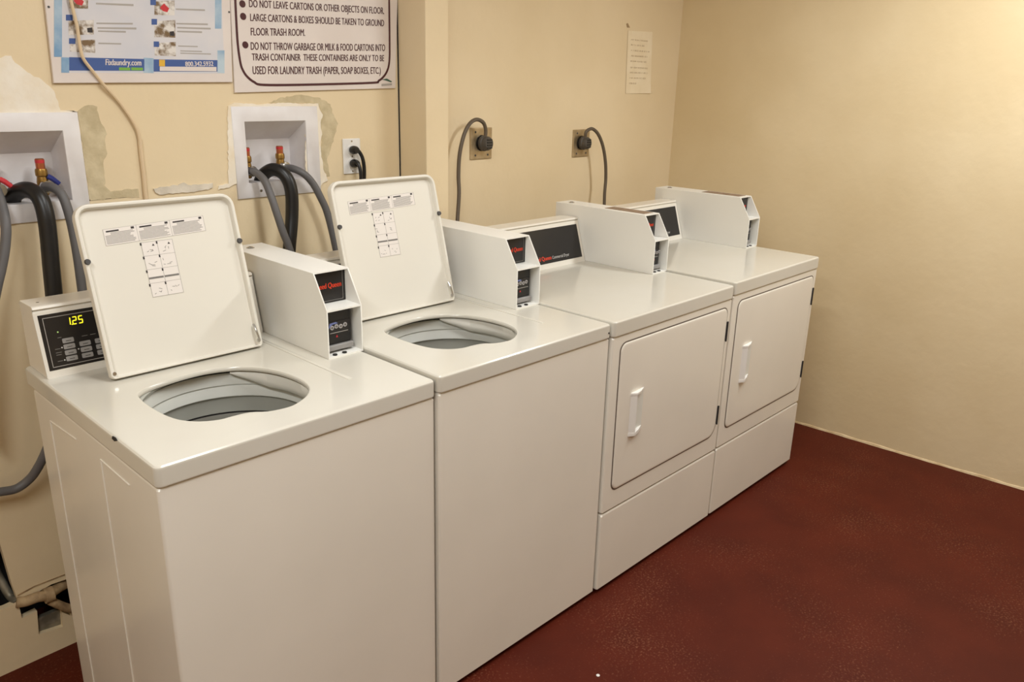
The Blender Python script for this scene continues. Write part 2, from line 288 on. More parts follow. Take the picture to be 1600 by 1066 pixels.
def jitter(P, step=.008, amp=.0018):
    out = []; n = len(P); rg = random.Random(len(P)*31+5)
    for i in range(n):
        p, q = Vector(P[i]), Vector(P[(i+1) % n]); k = max(1, int((q-p).length/step))
        for j in range(k):
            r = p+(q-p)*(j/k)
            out.append((r.x+rg.uniform(-amp, amp), r.y+rg.uniform(-amp, amp)))
    return out
DATA = {'drain1': [(0.1262, 0.95, 1.2363), (0.1236, 0.93, 1.2607), (0.1321, 0.905, 1.2766), (0.1441, 0.87, 1.2823), (0.1543, 0.84, 1.2662), (0.1564, 0.825, 1.2279), (0.1541, 0.82, 1.1745), (0.1482, 0.815, 1.1051), (0.1432, 0.81, 1.0409), (0.1325, 0.8, 0.9068)],
 'fill1': [(0.1887, 0.9, 1.2836), (0.1959, 0.87, 1.2845), (0.2065, 0.845, 1.2675), (0.2109, 0.83, 1.2218), (0.2134, 0.825, 1.1666), (0.213, 0.82, 1.1109), (0.2104, 0.815, 1.0383), (0.2035, 0.8, 0.8906)],
 'fill0': [(0.0812, 0.9, 1.2946), (0.0797, 0.87, 1.2558), (0.0733, 0.84, 1.2118), (0.0612, 0.83, 1.1615), (0.0439, 0.825, 1.1112), (0.0265, 0.82, 1.0686), (0.0006, 0.81, 0.9977), (-0.0311, 0.8, 0.8807), (-0.0531, 0.8, 0.7233)],
 'low': [(-0.0817, 0.84, 0.5559), (-0.0405, 0.84, 0.5505), (-0.0051, 0.84, 0.5458), (0.0251, 0.835, 0.5617), (0.0438, 0.82, 0.591), (0.065, 0.8, 0.6408), (0.0928, 0.78, 0.7176)],
 'drain2': [(0.8088, 0.95, 1.2169), (0.7991, 0.93, 1.2469), (0.8015, 0.905, 1.2759), (0.8136, 0.87, 1.2915), (0.8306, 0.84, 1.276), (0.8398, 0.825, 1.2311), (0.8331, 0.82, 1.1513), (0.8109, 0.81, 1.0573), (0.7857, 0.8, 0.9229)],
 'fill2a': [(0.7524, 0.9, 1.2888), (0.75, 0.868, 1.2879), (0.7547, 0.83, 1.267), (0.7557, 0.8, 1.2217), (0.7604, 0.783, 1.1727), (0.7689, 0.772, 1.1222), (0.7825, 0.765, 1.0717), (0.8075, 0.755, 0.9477)],
 'fill2b': [(0.875, 0.9, 1.2911), (0.8825, 0.87, 1.2893), (0.9014, 0.845, 1.2749), (0.9251, 0.835, 1.245), (0.9438, 0.825, 1.2013), (0.9635, 0.82, 1.148), (0.9819, 0.81, 1.0345), (0.9931, 0.8, 0.9078)],
 'cord_a': [(1.1142, 0.872, 1.3392), (1.1274, 0.866, 1.3329), (1.139, 0.862, 1.3122), (1.1439, 0.86, 1.2791), (1.1419, 0.86, 1.2313), (1.1276, 0.85, 1.1386), (1.0988, 0.83, 0.9506)],
 'cord_b': [(1.1091, 0.868, 1.2948), (1.1136, 0.857, 1.2954), (1.1164, 0.848, 1.2817), (1.1166, 0.843, 1.2554), (1.1136, 0.842, 1.2039), (1.1043, 0.838, 1.1212), (1.0753, 0.82, 0.9558)],
 'dcord1': [(1.7044, 0.845, 1.3661), (1.704, 0.845, 1.3905), (1.6911, 0.845, 1.4136), (1.6583, 0.845, 1.4251), (1.6253, 0.845, 1.4148), (1.5988, 0.845, 1.3861), (1.5794, 0.845, 1.3424), (1.5669, 0.845, 1.2916), (1.5583, 0.84, 1.2268), (1.5518, 0.83, 1.1655), (1.5354, 0.82, 1.0835), (1.5209, 0.81, 1.0223)],
 'dcord2': [(2.3142, 0.835, 1.3451), (2.3127, 0.832, 1.3637), (2.3269, 0.828, 1.3748), (2.3518, 0.824, 1.376), (2.385, 0.818, 1.3521), (2.4185, 0.815, 1.3023), (2.437, 0.81, 1.2356), (2.4472, 0.81, 1.1637), (2.4382, 0.805, 1.0969), (2.4342, 0.8, 1.0378), (2.425, 0.79, 0.9621)],
 'cable': [(0.3436, 0.874, 2.3863), (0.3003, 0.874, 1.9336), (0.2981, 0.874, 1.8279), (0.2983, 0.874, 1.7378), (0.3012, 0.874, 1.6999), (0.3054, 0.874, 1.6584), (0.3059, 0.874, 1.6258), (0.3094, 0.874, 1.5897), (0.329, 0.878, 1.5601), (0.3539, 0.882, 1.5265), (0.3863, 0.886, 1.4882), (0.4107, 0.886, 1.4488), (0.4254, 0.886, 1.4159), (0.4301, 0.886, 1.3863)],
 'conduit': [(0.4306, 0.887, 1.3905), (0.4295, 0.887, 1.346), (0.43, 0.887, 1.3075), (0.4291, 0.887, 1.2704), (0.4285, 0.887, 1.2363), (0.4284, 0.887, 1.1758)],
 's1_frame': [(0.2382, 1.5287), (0.7086, 1.5391), (0.7208, 1.7554), (0.2444, 1.715)],
 's1_print': [(0.2614, 1.5532), (0.6863, 1.5621), (0.6946, 1.7531), (0.2652, 1.7168)],
 's1_bars': [[(0.277, 1.5586), (0.4606, 1.5629), (0.4641, 1.592), (0.2812, 1.5896)], [(0.4851, 1.5618), (0.6647, 1.5665), (0.6676, 1.5965), (0.4886, 1.5922)]],
 's1_white': [[(0.5015, 1.564), (0.6617, 1.5672), (0.6628, 1.5786), (0.5027, 1.5748)]],
 's1_green': [[(0.3963, 1.5626), (0.4243, 1.563), (0.4251, 1.5697), (0.3971, 1.5695)], [(0.4272, 1.5634), (0.457, 1.5639), (0.4578, 1.5706), (0.4281, 1.5704)]],
 's1_yellow': [[(0.5012, 1.5755), (0.5167, 1.5756), (0.5186, 1.5919), (0.5031, 1.5917)]],
 's1_num': [[(0.2852, 1.6727), (0.3003, 1.6734), (0.3021, 1.6865), (0.287, 1.6857)], [(0.2848, 1.6201), (0.2993, 1.6204), (0.3011, 1.6334), (0.2866, 1.6329)], [(0.4953, 1.7239), (0.5096, 1.7248), (0.5113, 1.739), (0.4969, 1.7381)], [(0.4928, 1.6768), (0.5072, 1.6774), (0.5088, 1.6915), (0.4944, 1.6908)], [(0.4922, 1.6228), (0.5063, 1.6232), (0.5079, 1.6367), (0.4937, 1.6363)], [(0.287, 1.725), (0.3007, 1.7259), (0.3025, 1.7388), (0.2888, 1.7378)]],
 's1_pic': [[(0.2865, 1.6398), (0.3456, 1.6447), (0.35, 1.6781), (0.291, 1.6725)], [(0.2847, 1.6026), (0.3434, 1.6018), (0.3475, 1.6332), (0.288, 1.6268)], [(0.2966, 1.7009), (0.3398, 1.703), (0.3445, 1.7381), (0.301, 1.7326)], [(0.4969, 1.647), (0.5531, 1.6487), (0.5578, 1.6924), (0.5013, 1.685)], [(0.4924, 1.602), (0.5492, 1.6024), (0.5531, 1.6379), (0.4959, 1.6322)], [(0.5031, 1.7008), (0.5571, 1.7036), (0.5611, 1.7401), (0.5069, 1.7338)]],
 's1_txt': [[(0.355, 1.6692), (0.4443, 1.6737), (0.4448, 1.6778), (0.3554, 1.6726)], [(0.356, 1.6587), (0.4521, 1.6625), (0.4527, 1.6674), (0.3564, 1.662)], [(0.3567, 1.6514), (0.4245, 1.6533), (0.425, 1.6575), (0.3572, 1.6547)], [(0.3537, 1.6231), (0.4094, 1.6245), (0.4098, 1.6279), (0.3542, 1.6265)], [(0.3599, 1.7144), (0.4515, 1.7177), (0.4521, 1.7225), (0.3604, 1.7183)], [(0.5594, 1.6818), (0.648, 1.6854), (0.6485, 1.6898), (0.5598, 1.6854)], [(0.5607, 1.672), (0.6553, 1.6749), (0.6558, 1.6793), (0.5611, 1.6755)], [(0.5597, 1.6626), (0.6293, 1.6645), (0.6298, 1.6689), (0.5601, 1.6662)], [(0.5586, 1.6267), (0.6132, 1.6278), (0.6135, 1.6307), (0.5589, 1.6296)], [(0.5633, 1.6149), (0.6244, 1.6157), (0.6247, 1.6187), (0.5635, 1.6175)], [(0.5626, 1.6091), (0.6498, 1.6101), (0.6501, 1.6131), (0.5629, 1.6117)], [(0.5618, 1.7174), (0.6433, 1.7207), (0.6437, 1.7251), (0.5621, 1.7209)]],
 's1_blue': [[(0.247, 1.589), (0.2649, 1.5897), (0.2829, 1.7183), (0.2652, 1.7168)], [(0.2582, 1.5532), (0.2763, 1.5536), (0.2811, 1.5886), (0.2632, 1.5889)], [(0.4582, 1.5582), (0.4846, 1.5578), (0.4889, 1.5947), (0.4626, 1.5955)], [(0.6683, 1.6779), (0.6875, 1.679), (0.6946, 1.7531), (0.6754, 1.7515)], [(0.6644, 1.5634), (0.6855, 1.5628), (0.6912, 1.6231), (0.6701, 1.6222)]],
 's1_web': [(0.3647, 1.574), (0.4539, 1.5758), (0.4557, 1.591), (0.3667, 1.5891)],
 's1_tel': [(0.5733, 1.5777), (0.6537, 1.5809), (0.6541, 1.5937), (0.5738, 1.5902)],
 's2_frame': [(0.714, 1.5105), (1.3059, 1.5299), (1.3218, 1.8062), (0.7227, 1.7555)],
 's2_border': [(0.7503, 1.9387), (0.7388, 1.779), (0.736, 1.7195), (0.7345, 1.6441), (0.738, 1.5944), (0.7438, 1.5732), (0.7563, 1.5552), (0.7776, 1.5406), (0.8074, 1.5335), (0.9506, 1.5361), (1.2052, 1.5458), (1.2341, 1.5526), (1.2576, 1.568), (1.2742, 1.5902), (1.2819, 1.6198), (1.2841, 1.6714), (1.2856, 1.7597), (1.2866, 1.8291), (1.289, 1.9647)],
 's2_lines': [('DO NOT LEAVE CARTONS OR OTHER OBJECTS ON FLOOR.', [(0.7788, 1.7415), (1.2634, 1.7589), (1.2641, 1.7798), (0.7796, 1.7622)]), ('LARGE CARTONS & BOXES SHOULD BE TAKEN TO GROUND', [(0.7792, 1.7053), (1.2622, 1.7218), (1.2629, 1.7424), (0.7801, 1.7258)]), ('FLOOR TRASH ROOM.', [(0.7778, 1.667), (0.9582, 1.6755), (0.9596, 1.6958), (0.7787, 1.6885)]), ('DO NOT THROW GARBAGE OR MILK & FOOD CARTONS INTO', [(0.7745, 1.6283), (1.2639, 1.646), (1.2646, 1.6678), (0.7754, 1.65)]), ('TRASH CONTAINER  THESE CONTAINERS ARE ONLY TO BE', [(0.7757, 1.5996), (1.2586, 1.6145), (1.2593, 1.6346), (0.7765, 1.6198)]), ('USED FOR LAUNDRY TRASH (PAPER, SOAP BOXES, ETC.)', [(0.7748, 1.5623), (1.2433, 1.5749), (1.2441, 1.5965), (0.7759, 1.5855)])],
 's2_dots': [(0.7584, 1.7481), (0.7577, 1.7155), (0.7579, 1.6406)],
 's2_logo': [[(1.2475, 1.5569), (1.269, 1.5605), (1.2903, 1.5518), (1.2871, 1.5485), (1.2657, 1.5536)], [(1.2456, 1.536), (1.2899, 1.5394), (1.2901, 1.5458), (1.2459, 1.5433)]],
 'paper': [(2.6781, 1.5242), (2.886, 1.5258), (2.8663, 1.7992), (2.6666, 1.7928)],
 'paper_lines': [[(2.6933, 1.7522), (2.8351, 1.7596), (2.8338, 1.7689), (2.6922, 1.7613)], [(2.696, 1.7303), (2.8139, 1.7359), (2.8127, 1.7453), (2.6949, 1.7395)], [(2.7001, 1.7065), (2.8538, 1.7131), (2.8525, 1.7226), (2.6989, 1.7157)], [(2.7005, 1.6837), (2.8399, 1.6891), (2.8386, 1.6986), (2.6994, 1.6929)], [(2.6998, 1.6608), (2.8358, 1.6654), (2.8345, 1.6749), (2.6987, 1.67)], [(2.702, 1.6331), (2.8489, 1.6373), (2.8475, 1.6469), (2.7009, 1.6424)], [(2.7018, 1.6112), (2.8581, 1.6151), (2.8568, 1.6247), (2.7006, 1.6206)], [(2.7029, 1.5877), (2.8448, 1.5906), (2.8434, 1.6002), (2.7017, 1.5971)], [(2.7034, 1.5641), (2.7609, 1.565), (2.7597, 1.5745), (2.7023, 1.5735)]],
 'chip': [(2.6507, 1.8205), (2.6616, 1.8242), (2.681, 1.8059), (2.6581, 1.8059)],
 'patch_white': [(0.0812, 1.5743), (0.1339, 1.5831), (0.156, 1.5896), (0.1644, 1.5744), (0.1858, 1.5537), (0.2087, 1.5399), (0.2239, 1.5285), (0.2386, 1.511), (0.2439, 1.4872), (0.2483, 1.4662), (0.2864, 1.4629), (0.1967, 1.4576), (0.0623, 1.4561)],
 'patch_cement': [(0.2861, 1.4624), (0.2972, 1.4722), (0.3145, 1.4788), (0.3341, 1.4754), (0.3356, 1.4485), (0.349, 1.4074), (0.3434, 1.3904), (0.3445, 1.3592), (0.3307, 1.332), (0.3305, 1.304), (0.3287, 1.2759), (0.3407, 1.2607), (0.3692, 1.2621), (0.4131, 1.2642), (0.4139, 1.2403), (0.3454, 1.2424), (0.2865, 1.2421), (0.288, 1.2789), (0.2844, 1.3277), (0.2866, 1.3686), (0.2884, 1.4191)],
 'patch_ledge': [(0.4538, 1.2611), (0.4886, 1.2641), (0.52, 1.2648), (0.5406, 1.2717), (0.5516, 1.2614), (0.602, 1.2616), (0.626, 1.2618), (0.6247, 1.2482), (0.5659, 1.243), (0.5137, 1.2433), (0.467, 1.2433), (0.4561, 1.2479)],
 'crack': [(0.2833, 1.2442), (0.3599, 1.2448), (0.4107, 1.2442), (0.4104, 1.242), (0.3596, 1.2423), (0.283, 1.2414)],
 'patch_b2_white': [(0.6901, 1.4745), (0.7102, 1.483), (0.7743, 1.4787), (0.863, 1.483), (0.9392, 1.4807), (0.9959, 1.4806), (1.0006, 1.4619), (1.0114, 1.4477), (1.0012, 1.4243), (1.0048, 1.3861), (0.9975, 1.3624), (0.9979, 1.319), (1.0044, 1.2796), (1.0124, 1.2619), (1.0174, 1.2443), (0.9989, 1.2356), (0.9799, 1.2173), (0.956, 1.2117), (0.9327, 1.2111), (0.9378, 1.2883), (0.9486, 1.453), (0.7126, 1.4551), (0.6996, 1.2569), (0.6737, 1.2453), (0.6393, 1.2434), (0.6404, 1.2545), (0.6725, 1.2588)],
 'patch_b2_cement': [(0.826, 1.483), (0.864, 1.4964), (0.9298, 1.5058), (0.997, 1.4992), (1.0427, 1.4806), (1.0527, 1.4473), (1.0692, 1.4183), (1.0483, 1.3655), (1.021, 1.3081), (1.03, 1.2534), (1.0149, 1.2543), (1.0047, 1.2845), (0.9981, 1.3238), (1.0063, 1.3813), (1.0012, 1.4243), (1.0125, 1.4477), (0.9985, 1.476), (0.9504, 1.4816)],
 'hole_a': [(-0.1266, 0.4456), (-0.0505, 0.3838), (-0.0471, 0.3284), (-0.0425, 0.2596), (-0.0363, 0.2086), (-0.0349, 0.1977), (-0.0644, 0.1952), (-0.1662, 0.2009)],
 'hole_b': [(-0.0353, 0.1877), (-0.0199, 0.2039), (0.0115, 0.2039), (0.0487, 0.2109), (0.0891, 0.2081), (0.1199, 0.2095), (0.1102, 0.138), (0.0806, 0.0934), (0.0625, 0.1132), (0.0585, 0.0668), (-0.0026, 0.0749), (0.0035, 0.1486), (-0.0343, 0.1452)],
 'lowpipe': [(-0.0406, 0.89, 0.201), (-0.0205, 0.885, 0.1959), (0.0066, 0.88, 0.1975), (0.0319, 0.88, 0.1919), (0.065, 0.9, 0.1876), (0.1174, 0.93, 0.1774)],
 'lowpipe2': [(0.0362, 0.885, 0.1685), (0.0578, 0.88, 0.1446), (0.0791, 0.88, 0.1234), (0.1014, 0.88, 0.1062)],
 'lowpipe0': [(-0.0604, 0.96, 0.2942), (-0.0533, 0.95, 0.2522), (-0.0441, 0.93, 0.2062), (-0.0358, 0.9, 0.1934)],
 'seam': [(-0.0344, 0.2201), (0.0091, 0.2271), (0.0855, 0.2263), (0.0851, 0.2235), (0.0086, 0.2237), (-0.035, 0.216)],
 'v1top': (0.1944, 0.925, 1.3496), 'v1bot': (0.1936, 0.925, 1.2681), 'v1nut': (0.192, 0.905, 1.2845), 'v1hand': (0.2067, 0.905, 1.2944), 'v2top': (0.8721, 0.925, 1.355), 'v2bot': (0.8702, 0.925, 1.2835), 'v2nut': (0.876, 0.905, 1.2907), 'v0': (0.7554, 0.905, 1.29), 'tape': [[(0.5636, 0.6708), (0.4444, 0.7204), (0.4908, 0.4414), (0.6151, 0.3614)], [(0.484, 0.5725), (0.183, 0.7183), (0.193, 0.6716), (0.4328, 0.547)]]}
# ================================================================== the setting
YB = .892; XR = 3.121; XL = -2.1; YF = -3.1
PLX0, PLX1, PLY = 1.325, 1.428, .755      # pilaster

def room():
    bm = B(); box(bm, XL-.1, XR+.1, YF-.1, YB+.3, -.06, 0); struct(obj('floor', bm, 'floor', smooth=False))
    bm = B(); box(bm, XL-.1, XR+.1, YF-.1, YB+.3, CEIL, CEIL+.06); struct(obj('ceiling', bm, 'ceil', smooth=False))
    bm = B(); box(bm, XR, XR+.1, YF-.1, YB+.3, 0, CEIL); wr = struct(obj('wall_right', bm, 'wallr', smooth=False))
    # rough cream paint line where the right wall meets the floor
    bm = B(); pts = []; y = -2.6
    prof = []
    while y < YB-.02:
        prof.append((y, .008+.006*random.random(), .004+.004*random.random())); y += .05
    rings = [[(XR+.001, yy, 0), (XR-d, yy, 0), (XR-d*.6, yy, h*.7), (XR+.001, yy, h)] for yy, h, d in prof]
    V = [[bm.verts.new(p) for p in r] for r in rings]
    for a, b in zip(V, V[1:]):
        for i in range(3): bm.faces.new((a[i], a[i+1], b[i+1], b[i]))
    struct(obj('baseboard_right', bm, 'rim_cream'))
    bm = B(); box(bm, XL-.1, XL, YF-.1, YB+.3, 0, CEIL); struct(obj('wall_left', bm, 'wallplain', smooth=False))
    bm = B(); box(bm, XL, XR, YF-.1, YF, 0, CEIL); struct(obj('wall_front', bm, 'wallplain', smooth=False))
    # back wall with the openings for two outlet boxes and the broken-out pipe holes
    holes = [[(.037, 1.247), (.244, 1.247), (.244, 1.418), (.037, 1.418)],
             [(.737, 1.254), (.945, 1.254), (.945, 1.431), (.737, 1.431)],
             DATA['hole_a'], DATA['hole_b']]
    bm = B()
    outer = [bm.verts.new(p) for p in ((XL, YB, 0), (XR, YB, 0), (XR, YB, CEIL), (XL, YB, CEIL))]
    LP = [outer]; dep = []
    for h in holes:
        a = [bm.verts.new((x, YB, z)) for x, z in h]; b = [bm.verts.new((x, YB+.02, z)) for x, z in h]
        LP.append(a); dep.append((a, b))
    fill_holes(bm, LP)
    for a, b in dep:
        for i in range(len(a)): bm.faces.new((a[i], a[(i+1) % len(a)], b[(i+1) % len(a)], b[i]))
    wb = struct(obj('wall_back', bm, 'wall', smooth=False))
    bm = B(); box(bm, XL, XR, YB+.24, YB+.28, 0, CEIL); obj('wall_cavity', bm, 'gap', wb, smooth=False)
    def patch(name, poly, m, t=.0016, parent=wb, y=YB):
        return obj(name, slab(B(), jitter(poly) if t < .005 and m in ('plaster', 'cement', 'ledge') else poly, lambda u, v, d: (u, y-d, v), t), m, parent, smooth=False)
    patch('plaster_patch', DATA['patch_white'], 'plaster', .0014)
    patch('cement_patch', DATA['patch_cement'], 'cement', .0012)
    patch('chipped_ledge', DATA['patch_ledge'], 'ledge', .004)
    patch('crack', DATA['crack'], 'gap', .0006)
    patch('plaster_patch', DATA['patch_b2_white'], 'plaster', .004)
    patch('cement_patch', DATA['patch_b2_cement'], 'cement', .001)
    patch('board_seam', DATA['seam'], 'pipe', .0015)
    patch('paint_chip', DATA['chip'], 'pipe', .0012)
    # metal junction plate inside the lower hole
    bm = B(); box(bm, .0, .066, YB+.015, YB+.03, .06, .115); obj('junction_plate', bm, 'galv', wb)
    bm = B(); box(bm, PLX0, PLX1, PLY, YB+.02, 0, CEIL, .004); wp = struct(obj('wall_pilaster', bm, 'wall'))
    bm = B(); box(bm, PLX0-.003, PLX0+.001, YB-.004, YB+.001, 0, CEIL); obj('joint_gap', bm, 'gap', wp, smooth=False)
    return wb
wall_back = room()

def lamp_fixture(x, y, sx, sy, power, label):
    t = thing('ceiling_light', label, 'ceiling light', (x, y, CEIL), 0, 'fluorescent ceiling lights')
    bm = B(); box(bm, -sx/2-.02, sx/2+.02, -sy/2-.03, sy/2+.03, -.05, 0, .006); obj('housing', bm, 'plastic', t)
    bm = B(); prism(bm, rrect(-sx/2, sx/2, -.085, -.05, .012), XZ, -sy/2, sy/2); obj('diffuser', bm, 'lamp', t)
    l = bpy.data.lights.new('tube_light', 'AREA'); l.shape = 'RECTANGLE'; l.size = sx; l.size_y = sy
    l.energy = power; l.color = LIGHT_COL
    o = bpy.data.objects.new('tube_light', l); C.objects.link(o); o.parent = t; o.location = (0, 0, -.09)
for L_, lab_ in zip(LIGHTS, ('fluorescent ceiling light over the floor in front of the dryers', 'fluorescent ceiling light to the left of the two washers',
                            'added fill light at the ceiling over the two washers')):
    lamp_fixture(*L_, lab_)

# ================================================================== machines
HOLE = [(.115, .347), (.111, .285), (.114, .225), (.125, .176), (.150, .142), (.182, .124), (.212, .122), (.245, .117), (.272, .097), (.305, .089), (.335, .092),
        (.380, .118), (.412, .160), (.424, .215), (.418, .285), (.395, .345), (.355, .390), (.305, .410), (.262, .413), (.212, .408), (.165, .397), (.128, .377)]
def smooth_loop(P, k=3):
    n = len(P); out = []
    for i in range(n):
        a, b, c, d = (Vector(P[(i+j-1) % n]) for j in range(4))
        for q in range(k):
            t = q/k
            out.append(tuple(.5*((2*b)+(c-a)*t+(2*a-5*b+4*c-d)*t*t+(3*b-a-3*c+d)*t**3)))
    return out

def top_panel(parent, w, dpt, T, th, hole=None):
    bm = B(); n = 4
    def ring(ins, z, r=.012):
        return [(x, y, z) for x, y in rrect(ins, w-ins, ins, dpt-ins, max(r-ins*.5, .002), n)]
    rings = [ring(.03, T-th+.006), ring(.004, T-th+.001), ring(.001, T-th), ring(0, T-th+.003), ring(0, T-.007), ring(.0012, T-.0032), ring(.004, T-.0008), ring(.008, T)]
    V = loops(bm, rings)
    if hole:
        H = smooth_loop(hole); c = Vector((.27, .255))
        def hr(k, z): return [(c.x+(x-c.x)*k, c.y+(y-c.y)*k, z) for x, y in H]
        HV = loops(bm, [hr(1.02, T), hr(1.0, T-.0012), hr(.988, T-.004), hr(.984, T-.007), hr(.988, T-.0105)])
        fill_holes(bm, [V[-1], HV[0]])
    else: bm.faces.new(V[-1])
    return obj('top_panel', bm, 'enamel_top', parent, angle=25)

def cabinet(parent, w, dpt, z0, z1):
    bm = B()
    def ring(ins, z): return [(x, y, z) for x, y in rrect(.0015+ins, w-.0015-ins, .004+ins, dpt-ins, .006, 4)]
    loops(bm, [ring(.05, z0), ring(.004, z0), ring(0, z0+.005), ring(0, z1-.006), ring(.004, z1), ring(.03, z1+.002)])
    return obj('cabinet', bm, 'enamel', parent)
def feet_base(parent, w, dpt, z0):
    bm = B(); box(bm, .03, w-.03, .035, dpt-.03, z0-.004, z0+.03); obj('base_plate', bm, 'gap', parent, smooth=False)
    for x in (.06, w-.06):
        for y in (.07, dpt-.07):
            bm = B(); cyl(bm, (x, y, 0), (0, 0, 1), .019, z0, 14); obj('foot', bm, 'black', parent)

def coin_box(parent, x0, x1, T, plate=False, full=True):
    """coin meter case: two side plates, top, shelf, back, recessed fronts"""
    y0, y1, y2 = .281, .332, .752; h1, h2 = .122, .207; t = .0035
    prof = [(y0, 0), (y0, h1), (y1, h2), (y2, h2), (y2, 0)]
    bm = B()
    for a in (x0, x1-t): prism(bm, [(y, T+z) for y, z in prof], YZ, a, a+t, .0008, 1)
    box(bm, x0+t, x1-t, y1, y2-.001, T+h2-t, T+h2-.0002)                       # top
    box(bm, x0+t, x1-t, y2-t, y2-.0005, T, T+h2-t)                              # rear
    box(bm, x0+t, x1-t, y0+.001, .43, T+h1-.004, T+h1)                          # shelf
    box(bm, x0+t, x1-t, y0+.001, .43, T, T+.004)                                # floor of the recess
    box(bm, x0+t, x1-t, .40, .404, T, T+h1-.004)                                # back of the recess
    cb = obj('coin_box', bm, 'enamel_coin', parent)
    bm = B(); box(bm, x0+t, x1-t, .344, .348, T+h1+.001, T+h2-t-.001); obj('name_plate', bm, 'blackpanel', cb)
    bm = B(); xa, xb, za, zb = x0+.006, x1-.011, T+h1+.005, T+h2-.006            # thin silver line round the plate
    for q in ((xa, xb, za, za+.0012), (xb-.0012, xb, za, zb)): box(bm, q[0], q[1], .3432, .3442, q[2], q[3])
    obj('plate_edge', bm, 'grey_print', cb)
    xt0 = x0+.010; xt1 = x1-.016
    text_quad('lettering', 'Speed Queen', [(xt0, T+.160), (xt1, T+.160), (xt1, T+.174), (xt0, T+.174)], lambda u, v: (u, .3435, v), 'red', cb, bold=.03)
    # coin slide
    sx0, sx1 = x0+.012, x1-.014
    bm = B(); box(bm, sx0, sx1, 0.3100, .40, T+.024, T+.112, .004, 2); obj('coin_slide', bm, 'black', cb)
    bm = B(); box(bm, sx0, sx1+.002, 0.3030, .40, T+.010, T+.024, .002, 1); obj('slide_base', bm, 'button', cb)
    bm = B(); box(bm, sx0+.006, sx1-.006, 0.3078, 0.3130, T+.050, T+.084, .001, 1); obj('coin_tray', bm, 'blackpanel', cb)
    for k in range(4):
        cx = x0+.030+k*.0128
        bm = B(); cyl(bm, (cx, 0.3080, T+.069+.002*(k % 2)), (0, -1, 0), .0054, .0018, 16); obj('coin', bm, 'coin', cb)
        bm = B(); cyl(bm, (cx, 0.3058, T+.069+.002*(k % 2)), (0, -1, 0), .0032, .0006, 10); obj('coin_slot', bm, 'grey_print', cb)
    bm = B(); prism(bm, [(sx0+.008, T+.068), (sx0+.012, T+.081), (sx0+.030, T+.082), (sx0+.036, T+.078), (sx0+.020, T+.0775)], XZ, 0.3068, 0.3079); obj('slide_sticker', bm, 'coinblue', cb)
    bm = B(); box(bm, sx0+.012, sx1-.012, 0.3065, 0.3079, T+.0545, T+.0557); obj('slide_line', bm, 'light_print', cb)
    bm = B(); prism(bm, [(sx0+.03, T+.042), (sx0+.033, T+.048), (sx0+.036, T+.042)], XZ, 0.3090, 0.3102); obj('slide_arrow', bm, 'redcap', cb)
    for xx in (sx0+.012, sx0+.040):
        bm = B(); cyl(bm, (xx, .290, T+.004), (0, 0, 1), .006, .003, 12); obj('bolt', bm, 'black', cb)
    bm = B(); cyl(bm, ((x0+x1)/2-.012, .700, T+h2-.001), (0, 0, 1), .011, .0025, 20); cyl(bm, ((x0+x1)/2-.012, .700, T+h2+.0015), (0, 0, 1), .007, .002, 20); obj('lock', bm, 'chrome', cb)
    bm = B(); box(bm, (x0+x1)/2-.013, (x0+x1)/2-.011, .694, .706, T+h2+.0034, T+h2+.0038); obj('key_slot', bm, 'gap', cb)
    if plate:
        bm = B(); box(bm, x0+.022, x1-.010, .352, .53, T+h2-.0006, T+h2+.0008); obj('cover_plate', bm, 'brownplate', cb)
    return cb

def console_body(parent, x0, x1, T, yf, yt, h, dp):
    """wedge console: sloping face, groove below the rounded hood"""
    P = [(yf-.003, 0), (yf, .006), (yt-.002, h-.0145), (yt+.0045, h-.011), (yt-.0025, h-.007), (yt, h-.002), (yt+.006, h), (dp-.004, h-.002), (dp, h-.008), (dp, 0)]
    bm = B(); prism(bm, [(y, T+z) for y, z in P], YZ, x0, x1, .0025, 2)
    return obj('control_console', bm, 'enamel', parent)

def seg_digit(bm, ch, f, x, z, w, h, t, sl):
    S7 = {'1': 'bc', '2': 'abged', '5': 'afgcd'}[ch]
    g = {'a': (0, h, w, h), 'g': (0, h/2, w, h/2), 'd': (0, 0, w, 0), 'b': (w, h/2, w, h), 'c': (w, 0, w, h/2), 'f': (0, h/2, 0, h), 'e': (0, 0, 0, h/2)}
    for s in S7:
        u0, v0, u1, v1 = g[s]
        if v0 == v1: P = [(u0, v0-t/2), (u1, v0-t/2), (u1, v0+t/2), (u0, v0+t/2)]
        else: P = [(u0-t/2, v0), (u0+t/2, v0), (u0+t/2, v1), (u0-t/2, v1)]
        prism(bm, [(x+u+sl*v, z+v) for u, v in P], f, .0006, .0012)

